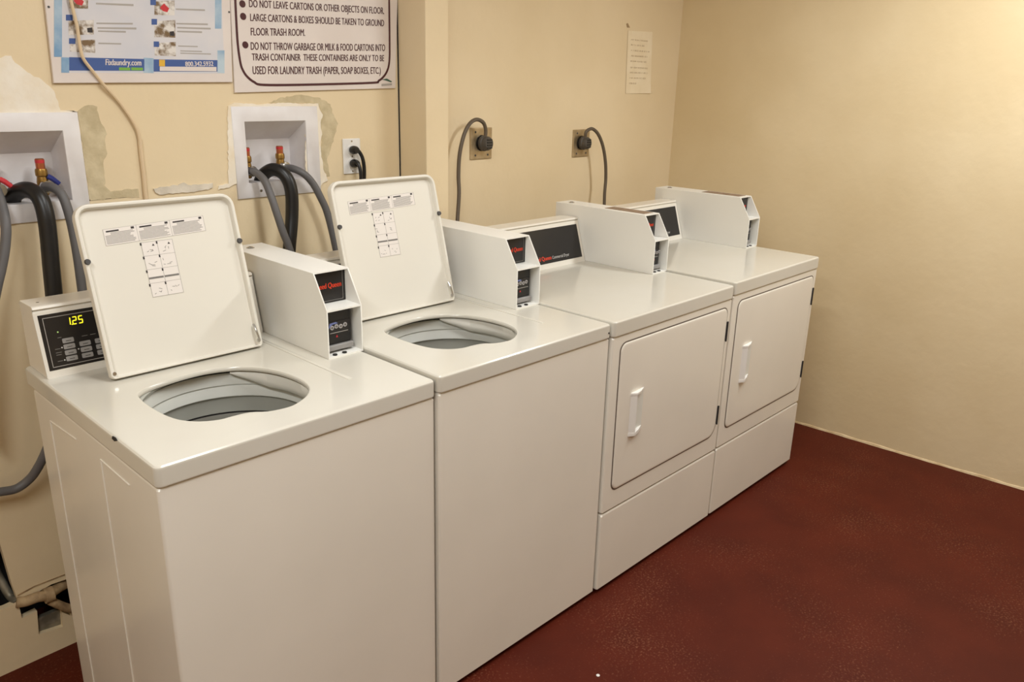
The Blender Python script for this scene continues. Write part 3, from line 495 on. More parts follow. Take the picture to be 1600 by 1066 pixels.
def washer_panel(con, T):
    yf, yt, h = .588, .620, .160
    k = (yt-.002-yf)/(h-.0205)
    f = lambda u, v, d: (u, yf+k*(v-.006)-d, T+v)           # point on the sloping face, lifted by d
    bm = B(); prism(bm, [(.020, .016), (.525, .016), (.525, .139), (.020, .139)], f, -.001, .0008)
    obj('control_panel', bm, 'blackpanel', con)
    bm = B()
    for P in ([(.028, .022), (.517, .022), (.517, .0232), (.028, .0232)], [(.028, 0.1308), (.517, 0.1308), (.517, .132), (.028, .132)],
              [(.028, .022), (.0292, .022), (.0292, .132), (.028, .132)], [(.5158, .022), (.517, .022), (.517, .132), (.5158, .132)]):
        prism(bm, P, f, .0004, .0011)
    obj('panel_border', bm, 'light_print', con)
    for i, (ch, x) in enumerate((('1', .074), ('2', .0875), ('5', .1005))):
        bm = B(); seg_digit(bm, ch, f, x, .1085, .0075 if ch != '1' else .008, .0155, .0022, .08)
        obj('display_digit', bm, 'amber', con)
    bm = B(); prism(bm, [(.0845, .1073), (.0865, .1073), (.0865, .1093), (.0845, .1093)], f, .0006, .0012); obj('display_point', bm, 'amber', con)
    for r in range(4):
        for c in range(3):
            x = .058+c*.0335; z = .030+r*.0135
            if r == 3 and c: continue
            bm = B(); prism(bm, rrect(x, x+.024, z, z+.0105, .002, 2), f, .0004, .0020); b = obj('button', bm, 'button', con)
            bm = B(); prism(bm, [(x+.007, z+.004), (x+.018, z+.004), (x+.018, z+.0052), (x+.007, z+.0052)], f, .0018, .0023); obj('button_print', bm, 'dark_print', con)
    for x, z, m in ((.053, .097, 'led'), (.0545, .034, 'white_print'), (.0875, .052, 'white_print'), (.0545, .062, 'white_print')):
        bm = B(); cyl(bm, f(x, z, .0006), (0, -1, k), .0016, .0010, 10); obj('indicator', bm, m, con)
    for x, z, wd in ((.040, .033, .011), (.040, .047, .011), (.040, .052, .012), (.040, .060, .011), (.100, .078, .012), (.118, .078, .012), (.050, .084, .008)):
        bm = B(); prism(bm, [(x, z), (x+wd, z), (x+wd, z+.0012), (x, z+.0012)], f, .0004, .0010); obj('panel_print', bm, 'grey_print', con)

def stuff(o):
    o['kind'] = 'stuff'; return o

def lid(parent, x0, T, w=.370, h=.388, tilt=15, yh=.468):
    bm = B(); n = 5
    def ring(ins, y, insb=None, rt=.032, rb=.010):
        ib = ins if insb is None else insb
        return [(x, y, z) for x, z in rrect(ins, w-ins, ib, h-ins, [max(rb-ins, .003), max(rt-ins, .006), max(rt-ins, .006), max(rb-ins, .003)], n)]
    loops(bm, [ring(.005, .022), ring(.001, .0205), ring(0, .017), ring(0, .004), ring(.0014, .001), ring(.004, 0, .002), ring(.008, .0008, .003), ring(.0105, .004, .004), ring(.012, .0125, .005), ring(.017, .0145, .007)], True, True)
    o = obj('lid', bm, 'enamel_lid', parent)
    o.location = (x0, yh, T+.006); o.rotation_euler = (R(-tilt), 0, 0)
    f = lambda u, v, d: (u, .0145-d, v)
    for (u, v) in ((.006, .264), (.363, .268)):
        bm = B(); cyl(bm, (u, .001, v), (0, -1, 0), .0068, .006, 18, .0055); obj('bumper', bm, 'bumper', o)
    for (u, v) in ((.008, .013), (.360, .016)):
        bm = B(); cyl(bm, (u, .003, v), (0, -1, 0), .0048, .004, 14, .004); obj('hinge_screw', bm, 'chrome', o)
    bm = B(); tube(bm, [(.361, -.001, .016), (.3585, -.002, .03), (.357, .0, .045), (.3565, .006, .058)], .0028, 8, 4); obj('hinge_spring', bm, 'chrome', o)
    # warning label strip of three fields
    bm = B(); prism(bm, [(.056, .294), (.290, .303), (.290, .340), (.056, .331)], f, 0, .0005); lb = obj('warning_label', bm, 'label', o)
    def strip(u0, u1, v, t):
        s = lambda u: (u-.056)*.0385
        return [(u0, v+s(u0)), (u1, v+s(u1)), (u1, v+t+s(u1)), (u0, v+t+s(u0))]
    bm = B(); bmt = B(); bmh = B()
    for a, b_ in ((.056, .128), (.130, .206), (.208, .289)):
        prism(bmh, strip(a+.006, a+.034, .3235, .0034), f, .0003, .0008)
        prism(bmh, strip(b_-.011, b_-.004, .3240, .0050), f, .0003, .0008)
        for j in range(9):
            v = .3205-j*.0029
            rnd = random.random
            u1 = b_-.003-.012*rnd()
            u0 = a+.003+(.012 if j < 2 else 0)
            prism(bm, strip(u0, u1, v, .0014), f, .0003, .0007)
    for v in (.294, .3305): prism(bmt, strip(.056, .290, v, .0006), f, .0003, .0008)
    for u in (.056, .129, .207, .2894): prism(bmt, strip(u, u+.0007, .294, .037), f, .0003, .0008)
    stuff(obj('fine_print', bm, 'fine_print', o, smooth=False)); stuff(obj('heading_print', bmh, 'dark_print', o, smooth=False)); stuff(obj('label_border', bmt, 'light_print', o, smooth=False))
    # pictogram grid, two by four
    bm = B(); prism(bm, [(.131, .165), (.204, .166), (.205, .293), (.132, .292)], f, 0, .0005); obj('pictogram_label', bm, 'label', o)
    bmg = B(); bmd = B(); bmf = B()
    for v in (.1652, .197, .229, .2605, .292): prism(bmg, [(.1315, v), (.2045, v), (.2045, v+.0008), (.1315, v+.0008)], f, .0003, .0008)
    for u in (.1312, .1676, .2038): prism(bmg, [(u, .1652), (u+.0008, .1652), (u+.0008, .2925), (u, .2925)], f, .0003, .0008)
    for r in range(4):
        for c in range(2):
            u = .1312+c*.0364; v = .1652+r*.0318
            prism(bmd, [(u-.0022, v+.0255), (u+.0012, v+.0255), (u+.0012, v+.0315), (u-.0022, v+.0315)], f, .0003, .0009)
            if r == 3: prism(bmd, [(u+.024, v+.022), (u+.030, v+.022), (u+.027, v+.027)], f, .0003, .0009)
            if r == 1:
                prism(bmf, [(u+.001, v+.010), (u+.035, v+.010), (u+.035, v+.0145), (u+.001, v+.0145)], f, .0003, .0008)
            else:
                cx, cz = u+.016, v+.012
                for q in range(4):
                    ax, az = cx+random.uniform(-.010, .010), cz+random.uniform(-.006, .006)
                    ln = random.uniform(.004, .010); an = random.uniform(0, 3.1)
                    du, dv = ln*math.cos(an), ln*math.sin(an)*.6
                    nu, nv = -.0005*math.sin(an), .0005*math.cos(an)
                    prism(bmf, [(ax-nu, az-nv), (ax+du-nu, az+dv-nv), (ax+du+nu, az+dv+nv), (ax+nu, az+nv)], f, .0003, .0008)
    stuff(obj('grid_print', bmg, 'light_print', o, smooth=False)); stuff(obj('number_print', bmd, 'dark_print', o, smooth=False)); stuff(obj('figure_print', bmf, 'grey_print', o, smooth=False))
    return o

def washer(label, x, y, a, w, T, lidx):
    t = thing('washing_machine', label, 'washing machine', (x, y, 0), a, 'top loading washers')
    D = .713
    feet_base(t, w, .67, .015); cabinet(t, w, .674, .015, T-.0435); top_panel(t, w, D, T, .041, HOLE)
    # thin ridges pressed into the left side
    for P in ([(.5735, .06), (.5765, .06), (.5765, .808), (.5735, .808)], [(.41, .8165), (.575, .8055), (.575, .8080), (.41, .8185)],
              [(.2765, .06), (.2795, .06), (.2765, .820), (.2735, .820)], [(.134, .8155), (.275, .8175), (.275, .8200), (.134, .8175)]):
        bm = B(); prism(bm, P, YZ, -.0006, .0060, .0005, 1); obj('side_emboss', bm, 'enamel', t)
    # tub
    c = (.268, .258); bm = B()
    def ring_part(name, prof, m, parent):
        bm = B(); lathe(bm, [(r, T+z) for r, z in prof], c, 56); return obj(name, bm, m, parent)
    tb = ring_part('tub', [(.205, -.013), (.176, -.0115), (.1735, -.0125), (.175, -.019), (.186, -.0195)], 'tubgrey', t)
    ring_part('tub_seal', [(.19, -.018), (.187, -.028)], 'gap', tb)
    ring_part('balance_ring', [(.188, -.027), (.184, -.025), (.180, -.030), (.1775, -.052), (.179, -.0545), (.182, -.055)], 'tub', tb)
    ring_part('basket_rim', [(.182, -.0545), (.181, -.056), (.180, -.058), (.178, -.082), (.180, -.0845), (.184, -.085)], 'tub', tb)
    ring_part('basket_collar', [(.1845, -.084), (.186, -.09), (.1875, -.126), (.190, -.127)], 'tubgrey', tb)
    ring_part('basket_seam', [(.191, -.1265), (.189, -.131)], 'gap', tb)
    ring_part('basket', [(.190, -.130), (.188, -.134), (.188, -.34), (.17, -.36), (.05, -.35), (.0, -.35)], 'tubdark', tb)
    bm = B(); lathe(bm, [(.13, T-.345), (.07, T-.33), (.05, T-.29), (.042, T-.2), (.036, T-.175), (.02, T-.168), (0, T-.167)], c, 32); obj('agitator', bm, 'tub', tb)
    # white splash guard that curls down on the right of the opening, following its rim
    H = [Vector(p) for p in smooth_loop(HOLE)]; hc = Vector((.27, .255))
    def rim_r(th):
        best = min(H, key=lambda p: abs((math.atan2(p.y-hc.y, p.x-hc.x)-th+math.pi) % (2*math.pi)-math.pi)); return (best-hc).length
    bm = B(); NN = 34; VV = []
    for i in range(NN+1):
        th = R(62-122*i/NN); s = i/NN
        h = .034*min(1, s/.26)**.7+.0008; r0 = (rim_r(th)+rim_r(th+.06)+rim_r(th-.06))/3+.004
        ring = []
        for rr, zz in ((r0+.014, -.014), (r0+.006, -.0145), (r0+.001, -.017), (r0, -.018-h*.5), (r0+.0025, -.018-h*.9), (r0+.007, -.018-h), (r0+.014, -.017-h*.9)):
            ring.append(bm.verts.new((hc.x+rr*math.cos(th), hc.y+rr*math.sin(th), T+zz)))
        VV.append(ring)
    for p, q in zip(VV, VV[1:]):
        for j in range(len(p)): bm.faces.new((p[j], p[(j+1) % len(p)], q[(j+1) % len(p)], q[j]))
    bm.faces.new(VV[0]); bm.faces.new(VV[-1][::-1])
    obj('splash_guard', bm, 'tubwhite', tb, angle=60)
    # low ridge beside the lid seat
    bm = B(); box(bm, .499, .511, .135, .57, T-.001, T+.0016, .0012, 2); obj('lid_ridge', bm, 'enamel_top', t)
    con = console_body(t, .012, .541, T, .588, .620, .160, .708); washer_panel(con, T)
    for xx in (.035, .5):
        bm = B(); cyl(bm, (xx, .655, T+.1585), (0, 0, 1), .0035, .0012, 10); obj('console_screw', bm, 'chrome', con)
    coin_box(t, .545, .6475, T)
    lid(t, lidx, T)
    return t
w1 = washer('white top-loading washer at the left end, open lid and lit price display beside it', 0, 0, -.033, .646, .9011, .107)
bm = B(); prism(bm, [(.165, .898), (.172, .902), (.186, .9005), (.190, .894), (.178, .8925)], YZ, -.0006, .0012); obj('rust_chip', bm, 'gap', w1)
w2 = washer('white top-loading washer with open lid between the other washer and a dryer', .6486, -.030, -.0393, .646, .9094, .100)
bm = B(); cyl(bm, (.634, .0, .884), (0, -1, 0), .0025, .0012, 10); obj('rivet_hole', bm, 'gap', w2)

def dryer(label, x, y, a, w, T, mark):
    t = thing('clothes_dryer', label, 'dryer', (x, y, 0), a, 'front loading dryers')
    feet_base(t, w, .67, .015)
    cabinet(t, w, .674, .291, T-.048)
    bm = B()
    def ring(ins, z): return [(x_, y_, z) for x_, y_ in rrect(.0015+ins, w-.0015-ins, .004+ins, .674-ins, .006, 4)]
    loops(bm, [ring(.05, .015), ring(.004, .015), ring(0, .020), ring(0, .281), ring(.004, .287), ring(.03, .2895)]); obj('lower_panel', bm, 'enamel', t)
    bm = B(); box(bm, .02, w-.02, .02, .66, .28, .30); obj('panel_gap', bm, 'gap', t, smooth=False)
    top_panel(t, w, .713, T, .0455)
    # door: recessed groove line round a slightly proud rounded panel
    dz0, dz1, dx0, dx1 = .360, T-.075, .042, .652
    rr = [.045, .026, .026, .026]
    bm = B(); P = lambda i: rrect(dx0+i, dx1-i, dz0+i, dz1-i, [q-i*.6 for q in rr], 6)
    V = loops(bm, [[(u, .0035, v) for u, v in P(-.0045)], [(u, .0030, v) for u, v in P(-.003)], [(u, .0030, v) for u, v in P(.003)]]); obj('door_groove', bm, 'groove', t)
    bm = B(); loops(bm, [[(u, .0045, v) for u, v in P(.0)], [(u, .0024, v) for u, v in P(0)], [(u, .0008, v) for u, v in P(.002)], [(u, .0002, v) for u, v in P(.006)], [(u, .0002, v) for u, v in P(.012)]], False, True)
    dr = obj('door', bm, 'enamel', t)
    # pull handle: face rising from the left to a crest, hollow on the right, closed by end caps
    hx, z0, z1, yd = .104, .528, .668, .0004; bm = B()
    sec = [(hx, yd+.001), (hx+.004, yd-.003), (hx+.014, yd-.0125), (hx+.019, yd-.0135), (hx+.0195, yd-.011), (hx+.0165, yd-.006), (hx+.016, yd+.001)]
    prism(bm, sec, lambda u, v, s: (u, v, s), z0+.004, z1-.004, .0008, 1)
    cap = [(hx-.002, yd+.001), (hx+.004, yd-.004), (hx+.014, yd-.0135), (hx+.021, yd-.0145), (hx+.040, yd-.011), (hx+.074, yd+.001)]
    prism(bm, cap, lambda u, v, s: (u, v, s+(u-hx)*.05), z1-.008, z1, .001, 1)
    prism(bm, cap, lambda u, v, s: (u, v, s+(u-hx)*.12), z0-.004, z0+.008, .001, 1)
    obj('handle', bm, 'plastic', dr)
    bm = B(); box(bm, hx+.0155, hx+.068, yd-.0006, yd+.001, z0+.006, z1-.006); obj('handle_hollow', bm, 'tub', dr)
    for zc in (.751+(T-.9125), .436+(T-.9125)):
        bm = B(); box(bm, .6545, .6605, -.0005, .005, zc-.034, zc+.034, .001, 1); h = obj('hinge', bm, 'bumper', t)
        bm = B(); cyl(bm, (.6575, -.0005, zc-.036), (0, 0, 1), .0028, .072, 10); obj('hinge_pin', bm, 'gap', h)
    con = console_body(t, .008, .592, T, .592, .638, .163, .715)
    k = (.044)/(.163-.0205)
    f = lambda u, v, d: (u, .592+k*(v-.006)-d, T+v)
    bm = B(); prism(bm, [(.022, .018), (.578, .018), (.578, .138), (.022, .138)], f, -.001, .0008); obj('control_panel', bm, 'blackpanel', con)
    text_quad('lettering', 'Speed Queen', [(.300, .030), (.404, .030), (.404, .045), (.300, .045)], lambda u, v: f(u, v, .0011), 'red', con, bold=.03)
    text_quad('lettering', 'Commercial Dryer', [(.410, .0305), (.505, .0305), (.505, .0415), (.410, .0415)], lambda u, v: f(u, v, .0011), 'white_print', con)
    coin_box(t, .5945, .686 if mark else .6835, T, plate=True)
    return t
d1 = dryer('white front-loading dryer between the second washer and the end dryer', 1.3012, -.0612, -.0365, .6808, .9125, 0)
d2 = dryer('white front-loading dryer at the right end of the row, nearest the bare wall', 1.9886, -.0847, -.0324, .6808, .9199, 1)

# ================================================================== outlet boxes, hoses, cords
def outlet_box(label, fx0, fx1, fz0, fz1, ox0, ox1, oz0, oz1):
    t = thing('washer_outlet_box', label, 'outlet box', ((fx0+fx1)/2, YB, fz0), 0, 'recessed water outlet boxes')
    X, Z = (fx0+fx1)/2, fz0
    bm = B(); y = -.0065
    def ring(x0, x1, z0, z1, yy): return [(x0-X, yy, z0-Z), (x1-X, yy, z0-Z), (x1-X, yy, z1-Z), (x0-X, yy, z1-Z)]
    loops(bm, [ring(fx0, fx1, fz0, fz1, -.0), ring(fx0, fx1, fz0, fz1, y+.0015), ring(fx0+.0015, fx1-.0015, fz0+.0015, fz1-.0015, y), ring(ox0, ox1, oz0, oz1, y), ring(ox0+.001, ox1-.001, oz0+.001, oz1-.001, y+.002)])
    obj('flange', bm, 'boxplastic', t, angle=60)
    bm = B(); loops(bm, [ring(ox0+.001, ox1-.001, oz0+.001, oz1-.001, y+.002), ring(ox0+.004, ox1-.004, oz0+.002, oz1-.058, .085)], False, True)
    obj('recess', bm, 'boxplastic', t, smooth=False)
    return t, X, Z
def valve(t, X, Z, x, zt, zb, handle, red=True):
    """copper stub with a cap, brass body, lever, chrome hose nut; in world x, z"""
    y = .925-YB; x -= X; zt -= Z; zb -= Z; h = zt-zb
    bm = B(); lathe(bm, [(0, zt), (.009, zt), (.0105, zt-.002), (.0105, zt-h*.34), (.0, zt-h*.34)], (x, y), 18); v = obj('valve', bm, 'copper', t)
    bm = B(); lathe(bm, [(.0108, zt-.003), (.0108, zt-h*.13)], (x, y), 18); obj('red_band', bm, 'redcap' if red else 'bluecap', v)
    bm = B(); lathe(bm, [(.0, zt-h*.3), (.0125, zt-h*.3), (.014, zt-h*.36), (.014, zt-h*.5), (.0115, zt-h*.54), (.0135, zt-h*.7), (.0135, zb), (.010, zb-.008), (0, zb-.008)], (x, y), 18); obj('brass_body', bm, 'brass', v)
    nz = zb+h*.18
    bm = B(); cyl(bm, (x, y, nz), (0, -1, 0), .011, .022, 16); obj('spout', bm, 'brass', v)
    bm = B(); cyl(bm, (x, y-.016, nz), (.12, -1, 0), .0155, .014, 12); cyl(bm, (x+.0015, y-.03, nz), (.12, -1, 0), .0125, .006, 16); obj('hose_nut', bm, 'chrome', v)
    if handle:
        bm = B(); tube(bm, [(x+.010, y-.008, nz+.024), (x+.020, y-.012, nz+.017), (x+.032, y-.016, nz+.004)], lambda s: .0068-.001*s, 10, 4); obj('lever', bm, handle, v)
    return v
ob1, X1, Z1 = outlet_box('white recessed water outlet box at the far left, above the lit washer console', -.004, .284, 1.202, 1.461, .037, .244, 1.247, 1.418)
valve(ob1, X1, Z1, .194, 1.350, 1.268, 'bluecap', True)
valve(ob1, X1, Z1, .088, 1.350, 1.268, 'redcap', True)
bm = B(); cyl(bm, (-.004, .084, .085), (0, -1, 0), .004, .002, 10); obj('screw', bm, 'bumper', ob1)
ob2, X2, Z2 = outlet_box('white recessed water outlet box above the second washer, below the maroon-lettered sign', .699, .990, 1.210, 1.473, .737, .945, 1.254, 1.431)
valve(ob2, X2, Z2, .872, 1.355, 1.280, None, True)
valve(ob2, X2, Z2, .758, 1.355, 1.272, None, True)
bm = B(); cyl(bm, (.775-X2, -.0065, .020), (0, -1, 0), .004, .0015, 12); obj('screw', bm, 'chrome', ob2)

def hose(name, key, r, m, label, cat='hose', group=None, n=14, ribs=False):
    bm = B(); tube(bm, DATA[key], r, n, 8)
    return tag(obj(name, bm, m), label, cat, group)
hose('drain_hose', 'drain1', .0195, 'rubber', 'thick black drain hose hooked into the far left outlet box', group='black drain hoses')
hose('drain_hose', 'drain2', .0195, 'rubber', 'thick black drain hose hooked into the outlet box behind the second washer', group='black drain hoses')
hose('supply_hose', 'fill1', .0112, 'greyhose', 'grey hose running from the blue-levered valve down behind the first open lid', group='grey supply hoses')
hose('supply_hose', 'fill0', .0112, 'greyhose', 'grey hose cut by the left picture edge beside the first outlet box', group='grey supply hoses')
hose('supply_hose', 'fill2a', .0112, 'greyhose', 'grey hose crossing in front of the black hose under the second outlet box', group='grey supply hoses')
hose('supply_hose', 'fill2b', .0112, 'greyhose', 'grey hose curving right from the second outlet box to behind a lid', group='grey supply hoses')
hose('floor_hose', 'low', .0112, 'greyhose', 'grey hose curving up low behind the left side of the first washer', group='grey supply hoses')

# duplex outlet with two black plugs
t = thing('wall_outlet', 'white duplex wall outlet with two black plugs beside the second outlet box', 'outlet', (1.117, YB, 1.315))
bm = B(); box(bm, -.035, .035, -.006, 0, -.0565, .0565, .003, 2); obj('cover_plate', bm, 'plastic', t)
for zz in (.020, -.020):
    bm = B(); prism(bm, rrect(-.017, .017, zz-.014, zz+.014, .012, 4), XZ, -.0085, -.004); r_ = obj('receptacle', bm, 'plastic', t)
for zz in (.048, 0, -.048):
    bm = B(); cyl(bm, (0, -.0055, zz), (0, -1, 0), .003, .0012, 10); obj('screw', bm, 'chrome', t)
for key, zz, lab in (('cord_a', 1.336, 'black plug and cord in the upper socket of the white outlet'), ('cord_b', 1.293, 'black plug and cord in the lower socket of the white outlet')):
    p = thing('power_cord', lab, 'power cord', (1.117, YB, zz), 0, 'black power cords')
    bm = B(); lathe(bm, [(0, -.0085), (.014, -.0085), (.016, -.014), (.0155, -.024), (.011, -.032), (0, -.033)], (0, 0), 16)
    bmesh.ops.rotate(bm, verts=bm.verts, cent=(0, 0, 0), matrix=Matrix.Rotation(R(-90), 3, 'X'))
    for v in bm.verts: v.co.y = -abs(v.co.y); v.co.z *= .85
    obj('plug', bm, 'black', p)
    pts = [(-.001+1.117, YB-.026, zz)]+DATA[key]
    bm = B(); tube(bm, [(a-1.117, b-YB, c_-zz) for a, b, c_ in pts], .0062, 10, 6); obj('cord', bm, 'rubber', p)

# dryer sockets: square brushed plates with big round plugs
def dryer_socket(cx, cz, key, lab_o, lab_c, px, pz):
    t = thing('dryer_outlet', lab_o, 'outlet', (cx, YB, cz), 0, 'square metal dryer outlets')
    bm = B(); hw, hh = .0585, .0585
    loops(bm, [[(u, 0, v) for u, v in rrect(-hw, hw, -hh, hh, .002, 1)], [(u, -.004, v) for u, v in rrect(-hw, hw, -hh, hh, .002, 1)], [(u, -.0065, v) for u, v in rrect(-hw+.005, hw-.005, -hh+.005, hh-.005, .002, 1)]], False, True)
    obj('cover_plate', bm, 'steelplate', t)
    bm = B(); cyl(bm, (px, -.006, pz), (0, -1, 0), .030, .006, 24); obj('receptacle', bm, 'black', t)
    for sx, sz in ((-.034, .043), (-.034, -.043), (.034, -.043)):
        bm = B(); cyl(bm, (sx, -.006, sz), (0, -1, 0), .0042, .0016, 10); obj('screw', bm, 'bumper', t)
    p = thing('dryer_power_cord', lab_c, 'power cord', (cx, YB, cz), 0, 'dryer power cords')
    bm = B(); prof = [(0, .012), (.026, .012), (.028, .016), (.028, .026), (.025, .030), (.025, .042), (.021, .050), (.0, .052)]
    n = 24; rings = []
    for r, d_ in prof[1:-1]: rings.append([(px+r*math.cos(2*math.pi*i/n)*.95, -d_, pz+r*math.sin(2*math.pi*i/n)*1.05) for i in range(n)])
    loops(bm, rings, True, True); obj('plug', bm, mat('plug_grey', (80, 75, 70), .55), p)
    bm = B()
    for k in range(4): box(bm, px-.013, px+.013, -.0525, -.048, pz-.018+k*.010, pz-.013+k*.010)
    obj('plug_grip', bm, 'black', p)
    bm = B(); tube(bm, [(a-cx, b-YB, c_-cz) for a, b, c_ in DATA[key]], .0072, 10, 6); obj('cord', bm, 'cordgrey', p)
dryer_socket(1.726, 1.334, 'dcord1', 'square metal outlet plate right of the pilaster', 'grey cord looping over left from the round plug nearest the pilaster', -.002, .002)
dryer_socket(2.356, 1.313, 'dcord2', 'square metal outlet plate left of the paper note', 'brownish-grey cord drooping right from the round plug nearer the corner', -.005, .002)

# ================================================================== wall cable, pipes
bm = B(); tube(bm, DATA['cable'], .0042, 8, 6); cb = tag(obj('wall_cable', bm, 'cable'), 'thin beige cable hanging across the blue instruction sign', 'cable')
bm = B(); tube(bm, DATA['conduit'], .0058, 10, 4); tag(obj('cable_conduit', bm, 'cable'), 'beige painted conduit on the wall just above the first open lid', 'conduit')
pt = thing('drain_pipe', 'old painted pipe fitting in the broken wall hole by the floor', 'pipe', (.02, YB, .0))
def pp(name, key, r, m='pipe'):
    bm = B(); tube(bm, [(a-.02, b-YB, c_) for a, b, c_ in DATA[key]], r, 12, 5); return obj(name, bm, m, pt)
pp('pipe_run', 'lowpipe', .0145); pp('pipe_branch', 'lowpipe2', .0115); pp('pipe_feed', 'lowpipe0', .011, 'galv')
bm = B(); cyl(bm, (.004, -.010, .190), (1, 0, -.05), .021, .022, 14); obj('coupling', bm, 'pipe', pt)

# ================================================================== signs
def sign_plane(y): return lambda u, v, d: (u, y-d, v)
def quad_board(q, top, t, m, name, y, ext=True):
    """board under quad q (bl, br, tr, tl), carried on upwards to height top"""
    q = [Vector(p) for p in q]
    if ext:
        L = q[3]-q[0]; Rr = q[2]-q[1]
        tl = q[0]+L*((top-q[0].y)/L.y); tr = q[1]+Rr*((top-q[1].y)/Rr.y)
        q = [q[0], q[1], tr, tl]
    return [tuple(p) for p in q]
def place(o, origin):
    """move the origin of a top-level mesh or its whole tree to a given point"""
    return o
# sign 1: instruction poster in a white frame
ys = YB-.001
t = thing('instruction_sign', 'white-framed blue instruction poster with two columns of pictures', 'sign', (0, 0, 0))
Q = quad_board(DATA['s1_frame'], 2.05, 0, None, '', ys)
bm = B(); prism(bm, Q, sign_plane(ys), 0, .008, .001, 1); obj('frame_board', bm, 'signwhite', t)
P = quad_board(DATA['s1_print'], 2.02, 0, None, '', ys)
y1 = ys-.008
def pr(name, polys, m, d0=.0004, d1=.0008, parent=t, yy=None):
    bm = B()
    for q in polys: prism(bm, q, sign_plane(y1 if yy is None else yy), d0, d1)
    return obj(name, bm, m, parent, smooth=False)
pr('poster', [P], 'signprint', 0, .0004)
for q in DATA['s1_blue']: pr('blue_field', [q], 'bluel', .0003, .0006)
for q in DATA['s1_bars']: pr('blue_bar', [q], 'blue', .0005, .0008)
pr('white_bar', DATA['s1_white'], 'signwhite', .0007, .0011)
for q in DATA['s1_green']: pr('green_badge', [q], 'green', .0007, .0011)
pr('yellow_badge', DATA['s1_yellow'], 'yellow', .0007, .0011)
for q in DATA['s1_pic']: pr('picture', [q], 'picture', .0004, .0008)
for q in DATA['s1_num']: pr('number_tile', [q], 'blue', .0007, .0011)
for q in DATA['s1_txt']: pr('text_row', [q], 'light_print', .0004, .0007)
def red_blob(q):
    c = [sum(p[k] for p in q)/4 for k in (0, 1)]
    return [(c[0]+.012*math.cos(a)*r, c[1]+.010*math.sin(a)*r) for a, r in ((0, 1), (.8, .7), (1.6, 1.1), (2.4, .8), (3.2, 1), (4.2, .9), (5.2, 1.1))]
for i, m in ((2, 'redcap'), (5, 'redcap')): pr('picture_detail', [red_blob(DATA['s1_pic'][i])], m, .0007, .001)
for i in (0, 3):
    q = DATA['s1_pic'][i]; a, b = Vector(q[1]), Vector(q[2])
    pr('picture_detail', [[tuple(a+Vector(s)) for s in ((-.014, .004), (-.002, .004), (-.002, .016), (-.014, .014))]], 'dark_print', .0007, .001)
f1 = lambda u, v: (u, y1-.0012, v)
text_quad('lettering', 'Fixlaundry.com', DATA['s1_web'], f1, 'signwhite', t, bold=.03)
text_quad('lettering', '800.342.5932', DATA['s1_tel'], f1, 'signwhite', t, bold=.03)
for (u, v) in ((.251, 1.700), (.7145, 1.7235)):
    bm = B(); cyl(bm, (u, y1, v), (0, -1, 0), .0028, .001, 10); obj('nail', bm, 'bumper', t)
# sign 2: white board with maroon lettering
t2 = thing('notice_sign', 'white notice board with maroon border and capital lettering about cartons', 'sign', (0, 0, 0))
y2 = ys-.006
Q = quad_board(DATA['s2_frame'], 2.05, 0, None, '', ys)
bm = B(); prism(bm, Q, sign_plane(ys), 0, .006, .001, 1); obj('board', bm, 'signwhite', t2)
pts = [Vector((a, b)) for a, b in DATA['s2_border']]
sp = [Vector((p.x, p.y)) for p in catmull([(p.x, p.y, 0) for p in pts], 5)]
bm = B(); hw = .0034
Lv = []
for i, p in enumerate(sp):
    d_ = (sp[min(i+1, len(sp)-1)]-sp[max(i-1, 0)]).normalized(); n_ = Vector((-d_.y, d_.x))
    Lv.append([bm.verts.new((q.x, y2-dd, q.y)) for q, dd in ((p-n_*hw, .0), (p-n_*hw, .0007), (p+n_*hw, .0007), (p+n_*hw, .0))])
for a, b in zip(Lv, Lv[1:]):
    for j in range(3): bm.faces.new((a[j], a[j+1], b[j+1], b[j]))
obj('border', bm, 'maroon', t2, smooth=False)
f2 = lambda u, v: (u, y2-.0006, v)
for body, q in DATA['s2_lines']: text_quad('lettering', body, q, f2, 'maroon', t2, bold=.022)
for (u, v) in DATA['s2_dots']:
    bm = B(); cyl(bm, (u, y2, v), (0, -1, 0), .0095, .0007, 20); obj('bullet', bm, 'maroon', t2)
for q, m in zip(DATA['s2_logo'], (mat('dark_green_print', (70, 100, 86), .5), 'light_print')): pr('maker_mark', [q], m, 0, .0006, t2, y2)
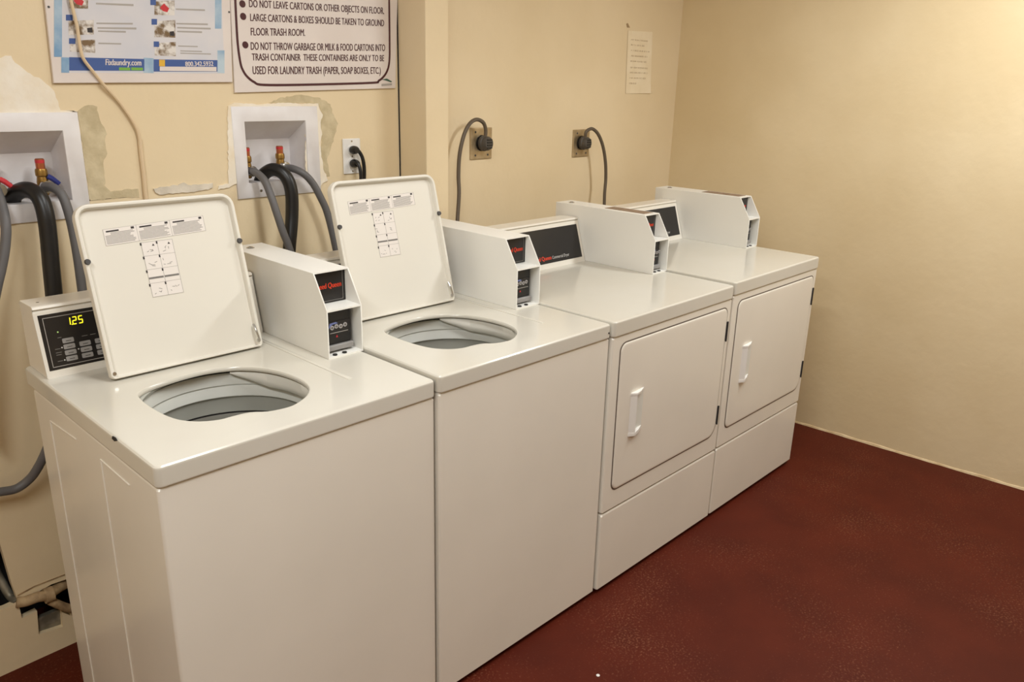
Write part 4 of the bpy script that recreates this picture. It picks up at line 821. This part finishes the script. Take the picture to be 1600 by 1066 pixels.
# paper note
q = [Vector(p) for p in DATA['paper']]
t3 = thing('paper_note', 'faded handwritten paper note taped to the wall near the corner', 'note', (0, 0, 0))
bm = B(); nx, nz = 8, 12; G = []
for back in (0, 1):
    V = []
    for j in range(nz+1):
        row = []
        for i in range(nx+1):
            s, v = i/nx, j/nz; p = (1-v)*((1-s)*q[0]+s*q[1])+v*((1-s)*q[3]+s*q[2])
            off = .0022+.030*max(0, s-.3)*max(0, .16-v)-.0006*back
            row.append(bm.verts.new((p.x, YB-off, p.y)))
        V.append(row)
    for j in range(nz):
        for i in range(nx): bm.faces.new((V[j][i], V[j][i+1], V[j+1][i+1], V[j+1][i]))
    G.append(V)
rim = [(0, i) for i in range(nx)]+[(j, nx) for j in range(nz)]+[(nz, i) for i in range(nx, 0, -1)]+[(j, 0) for j in range(nz, 0, -1)]
for p_, r_ in zip(rim, rim[1:]+rim[:1]): bm.faces.new((G[0][p_[0]][p_[1]], G[0][r_[0]][r_[1]], G[1][r_[0]][r_[1]], G[1][p_[0]][p_[1]]))
obj('sheet', bm, 'paper', t3)
# pencilled lines: rows of short broken strokes, not legible in the photograph
for qq in DATA['paper_lines']:
    bm = B(); x0 = qq[0][0]; x1 = qq[1][0]; zc = (qq[0][1]+qq[3][1])/2; x = x0; hh = abs(qq[3][1]-qq[0][1])/2*.62
    while x < x1-.004:
        wd = random.uniform(.003, .006); s = random.choice((0, 1, 2))
        if s == 0: prism(bm, [(x, zc-hh), (x+.0014, zc-hh), (x+.0014, zc+hh), (x, zc+hh)], sign_plane(YB-.0026), 0, .0008)
        elif s == 1: prism(bm, [(x, zc-hh), (x+.0014, zc-hh), (x+wd, zc+hh), (x+wd-.0014, zc+hh)], sign_plane(YB-.0026), 0, .0008)
        else: prism(bm, [(x, zc-hh), (x+wd, zc-hh), (x+wd, zc-hh+.0014), (x, zc-hh+.0014)], sign_plane(YB-.0026), 0, .0008); prism(bm, [(x, zc+hh-.0014), (x+wd, zc+hh-.0014), (x+wd, zc+hh), (x, zc+hh)], sign_plane(YB-.0026), 0, .0008)
        x += wd+random.choice((.002, .002, .008))
    stuff(obj('handwriting', bm, 'pencil', t3, smooth=False))
# specks on the floor
for (x, y, r, lab) in ((1.009, -.278, .0052, 'small round white disc lying on the red floor before the washers'),):
    bm = B(); lathe(bm, [(0, 0), (r*.9, 0), (r, .0008), (r, .0016), (r*.8, .0024), (0, .0026)], (0, 0), 16)
    o = tag(obj('floor_speck', bm, 'plastic'), lab, 'debris'); o.location = (x, y, 0)
